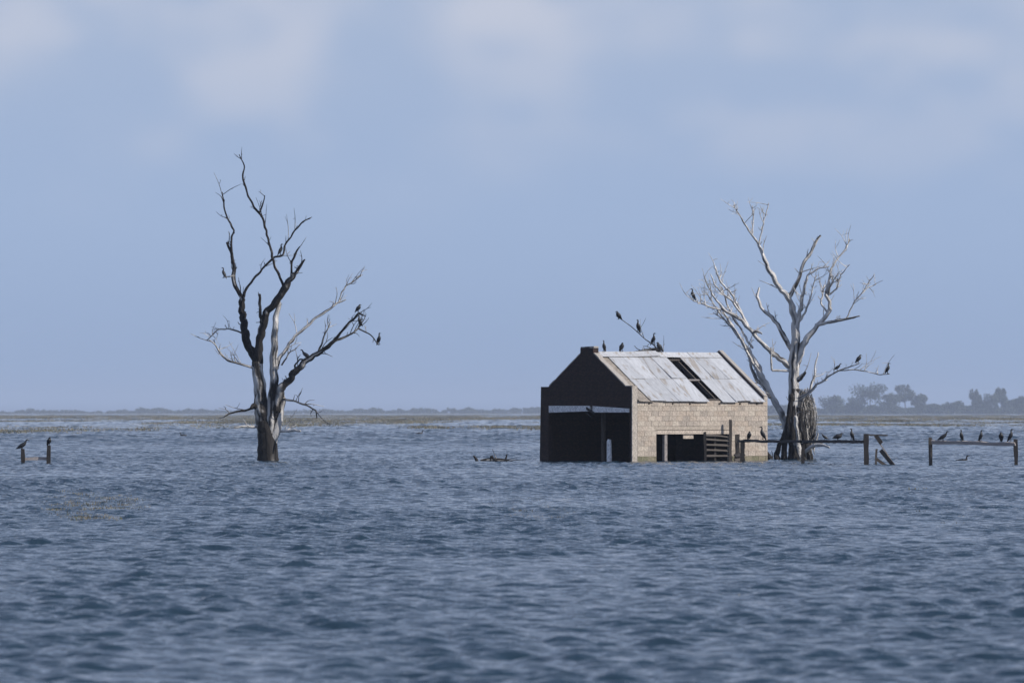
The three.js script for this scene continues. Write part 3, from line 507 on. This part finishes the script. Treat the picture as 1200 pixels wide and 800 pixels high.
// ---------------------------------------------------------------- cormorants
function birdBody(spine, squash = 1.12) {                // one closed surface: tail, body, neck, head, bill
  const curve = new THREE.CatmullRomCurve3(spine.map(s => new THREE.Vector3(0, s[1], s[0])), false, 'centripetal'), n = 36, seg = 10, pos = [], idx = [];
  for (let i = 0; i <= n; i++) {
    const t = i / n, p = curve.getPoint(t), T = curve.getTangent(t), X = new THREE.Vector3(1, 0, 0), Y = T.clone().cross(X).normalize(), f = t * (spine.length - 1), k = Math.min(spine.length - 2, Math.floor(f)), r = spine[k][2] + (spine[k + 1][2] - spine[k][2]) * (f - k);
    const sx = t < 0.12 ? 1.9 : squash + 0.1 * Math.sin(t * 9);
    for (let j = 0; j < seg; j++) { const a = j / seg * 6.2832; pos.push(Math.cos(a) * r * sx, p.y + Math.sin(a) * r * Y.y, p.z + Math.sin(a) * r * Y.z); }
    if (i < n) for (let j = 0; j < seg; j++) { const a = i * seg + j, b = i * seg + (j + 1) % seg; idx.push(a, a + seg, b, b, a + seg, b + seg); }
  }
  const c0 = pos.length / 3; pos.push(0, spine[0][1], spine[0][0]); const e = spine[spine.length - 1]; pos.push(0, e[1], e[0]);
  for (let j = 0; j < seg; j++) { idx.push(c0, j, (j + 1) % seg); idx.push(c0 + 1, n * seg + (j + 1) % seg, n * seg + j); }
  const g = new THREE.BufferGeometry(); g.setAttribute('position', new THREE.Float32BufferAttribute(pos, 3)); g.setIndex(idx); g.computeVertexNormals(); return g;
}
const POSE = {
  upright: birdBody([[-0.19, -0.03, 0.012], [-0.14, 0.06, 0.03], [-0.09, 0.14, 0.065], [-0.03, 0.23, 0.085], [0.015, 0.32, 0.078], [0.025, 0.39, 0.048], [0.01, 0.45, 0.03], [0.02, 0.505, 0.027], [0.055, 0.53, 0.031], [0.09, 0.528, 0.02], [0.15, 0.52, 0.006]]),
  hunched: birdBody([[-0.20, 0.0, 0.012], [-0.15, 0.07, 0.035], [-0.09, 0.14, 0.075], [-0.03, 0.21, 0.1], [0.03, 0.28, 0.092], [0.045, 0.335, 0.06], [0.05, 0.365, 0.042], [0.065, 0.385, 0.036], [0.09, 0.385, 0.028], [0.12, 0.378, 0.014], [0.165, 0.365, 0.005]]),
  leaning: birdBody([[-0.27, 0.05, 0.012], [-0.21, 0.08, 0.032], [-0.13, 0.12, 0.07], [-0.04, 0.175, 0.09], [0.05, 0.235, 0.078], [0.11, 0.30, 0.045], [0.13, 0.35, 0.03], [0.15, 0.39, 0.028], [0.185, 0.405, 0.03], [0.215, 0.40, 0.018], [0.27, 0.385, 0.005]]),
  crouched: birdBody([[-0.27, -0.02, 0.012], [-0.22, 0.0, 0.035], [-0.14, 0.03, 0.085], [-0.03, 0.06, 0.125], [0.08, 0.09, 0.11], [0.13, 0.14, 0.07], [0.15, 0.18, 0.045], [0.17, 0.205, 0.036], [0.195, 0.21, 0.03], [0.225, 0.205, 0.016], [0.28, 0.19, 0.005]], 1.0),
  swimming: birdBody([[-0.30, 0.06, 0.012], [-0.24, 0.05, 0.035], [-0.16, 0.03, 0.08], [-0.04, 0.02, 0.11], [0.08, 0.04, 0.09], [0.14, 0.10, 0.045], [0.15, 0.17, 0.03], [0.165, 0.22, 0.028], [0.19, 0.24, 0.03], [0.225, 0.235, 0.018], [0.28, 0.225, 0.005]], 1.0),
};
const footGeo = (() => { const a = new THREE.CylinderGeometry(0.012, 0.014, 0.1, 6); a.translate(0, 0.07, 0); const b = new THREE.BoxGeometry(0.05, 0.014, 0.09); b.translate(0, 0.012, 0.03); return mergeGeometries([a.toNonIndexed(), b.toNonIndexed()]); })();
function bird(label, at, pose, turn, size = 0.9, group) {
  const t = thing('cormorant', label, 'bird', at, turn, group); t.scale.setScalar(size);
  part('body', POSE[pose], M.feather, t);
  if (pose !== 'swimming') for (const s of [-1, 1]) { const f = part('foot', footGeo, M.feet, t); f.position.set(s * 0.04, pose === 'crouched' ? -0.1 : 0, -0.02); }
  return t;
}
// in the lone dead tree
bird('black bird on the outermost upper limb stub of the lone tree', perch(treeA, 275, 325).add(new THREE.Vector3(-0.42, -0.06, 0)), 'upright', -2.2, 0.78);
part('branch', sweep([P(274, 323, 344.4), P(268, 324, 344.2), P(262, 324, 344)], [0.03, 0.025, 0.015], 6, 0.3, 66, treeA.position), M.bark, treeA);
bird('black bird on the thin arching twig high in the lone tree', perch(treeA, 328, 300), 'upright', 2.1, 0.82);
bird('black bird at the very tip of the long side limb', perch(treeA, 420, 367), 'hunched', 1.3, 0.8);
bird('black bird just below the side limb tip', perch(treeA, 422, 383), 'upright', -1.0, 0.8);
bird('black bird hunched halfway along the long side limb', perch(treeA, 357, 424), 'leaning', -1.9, 0.9);
bird('black bird on the lone drooping twig past the side limb', perch(treeA, 444, 404), 'upright', 0.6, 0.85);
// over the barn
bird('black bird at the top of the sapling over the barn', perch(treeC, 724, 371.5).add(new THREE.Vector3(0.02, -0.12, 0)), 'hunched', -1.2, 0.85);
bird('black bird upright midway along the leaning sapling', perch(treeC, 747, 391), 'upright', -0.5, 0.95);
bird('black bird lowest on the leaning sapling', perch(treeC, 765, 406), 'upright', 0.9, 0.85);
{
  const hw = Wd / 2, ry = RIDGE + 0.105;
  bird('black bird on the barn ridge closest to the brick gable', barnAt(0.98, ry, -hw), 'upright', -0.4, 0.8, undefined);
  bird('second black bird along the barn ridge from the brick gable', barnAt(2.0, ry + 0.01, -hw), 'hunched', 0.5, 0.85);
  bird('black bird on the barn ridge above the open roof strip', barnAt(4.15, ry, -hw), 'hunched', -1.0, 0.95);
}
// in the bleached tree
bird('black bird on the outer tip of the bleached tree over the barn', perch(treeB, 812, 352), 'upright', -0.9, 0.85);
bird('black bird on the upper thin branch reaching from the bleached tree', perch(treeB, 1006, 426), 'hunched', 1.5, 0.85);
bird('black bird at the end of the lowest reaching branch', perch(treeB, 1041, 438), 'upright', 1.2, 0.8);
bird('black bird on the elbow of the low reaching branch', perch(treeB, 983, 435), 'leaning', 1.4, 0.7);
// on the fences
const along = (a, b, t, y) => a.clone().lerp(b, t).setY(y);
const fr = (px, y) => { const t = (px - 870) / 146; return t < 0.486 ? along(fa, fb, t / 0.486, y) : along(fb, fc, (t - 0.486) / 0.514, y); };
bird('hunched black bird on the dark rail before the block wall', fr(878.5, 0.885), 'hunched', 0.3, 0.8);
bird('upright black bird on the dark rail at the block wall end', fr(894, 0.885), 'upright', -1.1, 0.95);
bird('upright black bird on the dark rail by the bleached log', fr(955, 0.91), 'upright', 0.9, 0.72);
bird('low crouching black bird on the dark rail', fr(967, 0.91), 'leaning', -1.5, 0.62);
bird('stout black bird crouched lengthwise on the dark rail', fr(983, 1.0), 'crouched', 1.35, 0.8);
bird('slim upright black bird on the dark rail near the tall post', fr(999, 0.925), 'upright', -0.7, 0.78);
const gr = (px, y) => along(ga, gb, (px - 1091) / 100, y).add(new THREE.Vector3(0, 0, 0.12));
const FG = 'black birds perched along the pale grey rail';
bird('leaning black bird at the post end of the pale rail', gr(1106, 0.90), 'leaning', 1.3, 0.85);
bird('upright black bird perched midway along the pale grey rail', gr(1127, 0.895), 'upright', -0.5, 0.76, FG);
bird('upright black bird perched midway along the pale grey rail', gr(1150, 0.885), 'upright', 0.7, 0.76, FG);
bird('hunched black bird on the pale rail beside an upright one', gr(1173.5, 0.875), 'hunched', -0.2, 0.85);
bird('upright black bird on the pale rail against the dark post', gr(1185, 0.87), 'upright', 1.0, 0.86);
bird('slanting black bird on the short stub post', up(postA.position, 0.53), 'leaning', 1.45, 0.95);
bird('upright black bird on the taller slim post', up(postB.position, 0.69), 'hunched', 0.5, 0.8);
{ const v = P(1129, 538, 345); v.y = surfaceY(v.x, v.z) - 0.03; bird('dark bird swimming behind the pale grey rail', v, 'swimming', 1.4, 1.0); }
{ const v = P(492, 508, 760); v.y = surfaceY(v.x, v.z) + 0.04; bird('small dark bird swimming far out on the open lake', v, 'swimming', 1.6, 1.4); }
{ const v = P(214, 511, 690); v.y = surfaceY(v.x, v.z) + 0.04; bird('small dark bird swimming far behind the lone tree', v, 'swimming', -1.6, 1.2); }

// ---------------------------------------------------------------- drowned grass and reeds
function tuft(blades, h, spread, seed, dry) {
  const r = rng(seed), pos = [], col = [], idx = [];
  for (let i = 0; i < blades; i++) {
    const a = r() * 6.283, q = spread * Math.sqrt(r()), x = Math.cos(a) * q, z = Math.sin(a) * q, hh = h * (0.5 + 0.5 * r()), lean = (r() - 0.5) * h * 0.9, lz = (r() - 0.5) * h * 0.7, w = h > 0.2 ? 0.024 : 0.006, o = pos.length / 3, c = r() < dry ? [0.21, 0.175, 0.115] : [0.10, 0.11, 0.062];
    pos.push(x - w, -0.06, z, x + w, -0.06, z, x + lean * 0.4 - w * 0.8, hh * 0.6, z + lz * 0.4, x + lean * 0.4 + w * 0.8, hh * 0.6, z + lz * 0.4, x + lean, hh, z + lz);
    for (let k = 0; k < 5; k++) col.push(...c); idx.push(o, o + 1, o + 2, o + 1, o + 3, o + 2, o + 2, o + 3, o + 4);
  }
  const g = new THREE.BufferGeometry(); g.setAttribute('position', new THREE.Float32BufferAttribute(pos, 3)); g.setAttribute('color', new THREE.Float32BufferAttribute(col, 3)); g.setIndex(idx); g.computeVertexNormals(); return g;
}
function scatter(name, label, geo, list) {
  const im = new THREE.InstancedMesh(geo, M.leaf, list.length); im.name = numbered(name); im.userData = { kind: 'stuff', label, category: 'grass' };
  const m = new THREE.Matrix4(), q = new THREE.Quaternion(), Y = new THREE.Vector3(0, 1, 0); list.forEach(([x, y, z, a, s, sy], i) => im.setMatrixAt(i, m.compose(new THREE.Vector3(x, y, z), q.setFromAxisAngle(Y, a), new THREE.Vector3(s, sy ?? s, s)))); im.castShadow = im.receiveShadow = true; scene.add(im); return im;
}
{
  const r = rng(900), far = [];
  for (let i = 0; i < 26000; i++) {                       // drowned pasture: thicker farther out, in drifts
    const d = 760 * Math.pow(7.2, Math.pow(r(), 0.9)), x = (r() * 2 - 1) * (d * 0.066 + 20), n = fbm(x / 26 + 5, d / 260, 2, 4) + smooth(760, 3000, d) * 0.34 + 0.02;
    if (r() > smooth(-0.15, 0.6, n)) continue; far.push([x, 0, -d, r() * 6.28, 0.7 + r() * 0.9 + d / 3000, 0.55 + 0.5 * r() + d / 4000]);
  }
  scatter('marsh_grass', 'drowned olive and straw grass in drifts far out on the lake', tuft(22, 0.25, 1.4, 3, 0.65), far);
  const patch = (label, n, pxa, pxb, pya, pyb, seed, h, dry, dens = 0.5) => { const l = [], q = rng(seed); for (let i = 0; i < n; i++) { const px = pxa + (pxb - pxa) * q(), py = pya + (pyb - pya) * q(), v = onWater(px, py), u = (px - pxa) / (pxb - pxa) * 2 - 1, w = (py - pya) / (pyb - pya) * 2 - 1; if (fbm(v.x * 0.9 + seed, v.z * 0.12, 1, 3) + dens < 0.9 * (u * u + w * w)) continue; l.push([v.x, surfaceY(v.x, v.z) - 0.02, v.z, q() * 6.28, 0.7 + 0.6 * q()]); } scatter('reed_patch', label, tuft(9, h, 0.18, seed, dry), l); };
  patch('straw coloured reed tips in the patch beyond the two short posts', 800, 40, 176, 570, 616, 21, 0.09, 0.8);
  patch('sparse brownish reed tips in open water below the barn gable', 200, 550, 700, 582, 612, 22, 0.06, 0.8);
  patch('few drowned straw stalks in water below the rail fences', 40, 1020, 1190, 556, 640, 23, 0.06, 0.6);
  patch('few olive grass stalks breaking the water below the block wall', 30, 790, 960, 600, 720, 24, 0.045, 0.4);
}

// ---------------------------------------------------------------- the far shore
{
  const s = []; for (let i = 0; i <= 120; i++) s.push(i);
  const w = 3000, g = new THREE.PlaneGeometry(2 * w, 3000, 160, 10); g.rotateX(-Math.PI / 2); const p = g.attributes.position;
  for (let i = 0; i < p.count; i++) { const z = p.getZ(i), e = smooth(1500, 1150, z + 200 * noise(p.getX(i) / 160, 3)); p.setY(i, -0.5 + 0.9 * e + 0.2 * e * noise(p.getX(i) / 60, z / 160, 2)); }
  g.computeVertexNormals(); g.translate(0, 0, -9900);
  const m = part('far_shore_land', g, std(0.16, 0.15, 0.09, { map: mapStone }), scene); m.userData = { kind: 'structure', label: 'low flat land on the far shore', category: 'land' };
}
function crown(n, rx, ry, rz, lobes, leaf, seed) {       // leaf faces in lobes, open between them
  const r = rng(seed), pos = [], col = [], idx = [], L = []; for (let i = 0; i < lobes; i++) { const a = r() * 6.28, q = 0.25 + 0.5 * r(); L.push([Math.cos(a) * q, (r() - 0.45) * 1.2, Math.sin(a) * q, 0.28 + 0.3 * r()]); }
  for (let i = 0; i < n; i++) {
    const l = L[Math.floor(r() * lobes)], a = r() * 6.28, b = Math.acos(2 * r() - 1), q = l[3] * Math.pow(r(), 0.4), c = new THREE.Vector3((l[0] + q * Math.sin(b) * Math.cos(a)) * rx, (l[1] + q * Math.cos(b)) * ry, (l[2] + q * Math.sin(b) * Math.sin(a)) * rz);
    const u = new THREE.Vector3(r() - 0.5, r() - 0.5, r() - 0.5).normalize().multiplyScalar(leaf * (0.5 + r())), v = new THREE.Vector3(r() - 0.5, r() - 0.5, r() - 0.5).cross(u).normalize().multiplyScalar(leaf * (0.4 + 0.6 * r())), o = pos.length / 3, k = 0.7 + 0.6 * r();
    for (const [s, t] of [[-1, 0], [0, -1], [1, 0], [0, 1]]) { pos.push(c.x + u.x * s + v.x * t, c.y + u.y * s + v.y * t, c.z + u.z * s + v.z * t); col.push(0.042 * k, 0.056 * k, 0.032 * k); }
    idx.push(o, o + 1, o + 2, o, o + 2, o + 3);
  }
  const g = new THREE.BufferGeometry(); g.setAttribute('position', new THREE.Float32BufferAttribute(pos, 3)); g.setAttribute('color', new THREE.Float32BufferAttribute(col, 3)); g.setIndex(idx); g.computeVertexNormals(); return g;
}
{
  const D = 8500, m = D / F, base = HORIZON + EYE * F / D, G = 'low pair of shore trees';
  // [centre px, top row, crown bottom row, half width px, label]
  const list = [[976, 463, 484, 16, 'low broad hazy shore tree closest behind the bleached tree'], [1020, 449, 482, 21, 'largest round-crowned hazy tree on the far shore'], [1042, 460, 484, 13, 'rounded hazy shore tree touching the largest round crown'], [1061, 451, 474, 11, 'hazy far shore tree with a high open crown on thin trunk'], [1076, 460, 482, 10, 'compact hazy shore tree beside the high open-crowned one'], [1004, 466, 485, 15, 'low hazy shore tree between the low broad one and the largest'], [1116, 470, 485, 8], [1125, 471, 485, 7], [1144, 456, 482, 6, 'slim upright hazy tree on the far shore'], [1163, 461, 483, 9, 'hazy shore tree between the slim upright and the flaring one'], [1174, 455, 474, 6, 'slender hazy far shore tree with flaring top'], [1180, 466, 484, 8, 'low hazy shore tree under the slender flaring one'], [1194, 464, 484, 9, 'last hazy shore tree, a small round one past the slender pair'], [1095, 473, 485, 10, 'low hazy shore tree alone in the wide gap of the tree row'], [1152, 470, 486, 9, 'low hazy shore tree at the foot of the slim upright one']];
  list.forEach(([px, top, bot, hw, label], i) => {
    const d = D + (i % 4) * 60, b = P(px, base, d).setY(0.0), h0 = P(px, bot, d).y, h1 = P(px, top, d).y, t = thing('shore_tree', label || 'tiny hazy shore tree in the low pair beside the wide gap', 'tree', b, 0, label ? undefined : G);
    const c = part('crown', crown(1500, hw * m * 1.15, (h1 - h0) / 2 * 1.02, hw * m, 13, 1.0, 60 + i), M.leaf, t); c.position.y = (h0 + h1) / 2;
    part('trunk', sweep([new THREE.Vector3(0, -0.5, 0), new THREE.Vector3(0.3, h0 * 0.6, 0), new THREE.Vector3(-0.1, (h0 + h1) / 2, 0.2), new THREE.Vector3(0.2, h1 * 0.9, 0)], [0.8, 0.6, 0.4, 0.2], 7, 0.1, i, new THREE.Vector3()), M.bark, t);
  });
  // continuous scrub along the shore, too far to tell apart
  const r = rng(808), near = [], farL = [];
  for (let i = 0; i < 700; i++) { const px = 890 + 420 * r(), hz = 0.7 + 0.5 * fbm(px / 26, 2) + 0.25 * r(), d = 8600 + r() * 260, v = P(px, base, d); near.push([v.x, 4.2 * hz, v.z, r() * 6.28, 6 * (0.7 + 0.6 * r()), 5.6 * hz]); }
  for (let i = 0; i < 2600; i++) { const px = -160 + 1160 * r(), hz = Math.max(0.2, 0.42 + 0.5 * fbm(px / 11 + 9, 5) + 0.3 * fbm(px / 60, 8) + 0.35 * r() * r() + 0.25 * smooth(330, 620, px)), d = 10400 + r() * 400, v = P(px, base, d); farL.push([v.x, 0.6 + 3.2 * hz, v.z, r() * 6.28, 3.6 * (0.6 + 0.8 * r()), 5.6 * hz]); }
  const gN = crown(46, 1, 1, 1, 5, 0.24, 5);
  scatter('shore_scrub', 'dark hazy band of scrub under the far shore trees', gN, near).userData.category = 'scrub';
  scatter('shore_scrub', 'thin blue hazy line of scrub along the horizon', gN, farL).userData.category = 'scrub';
}

renderer.render(scene, camera);
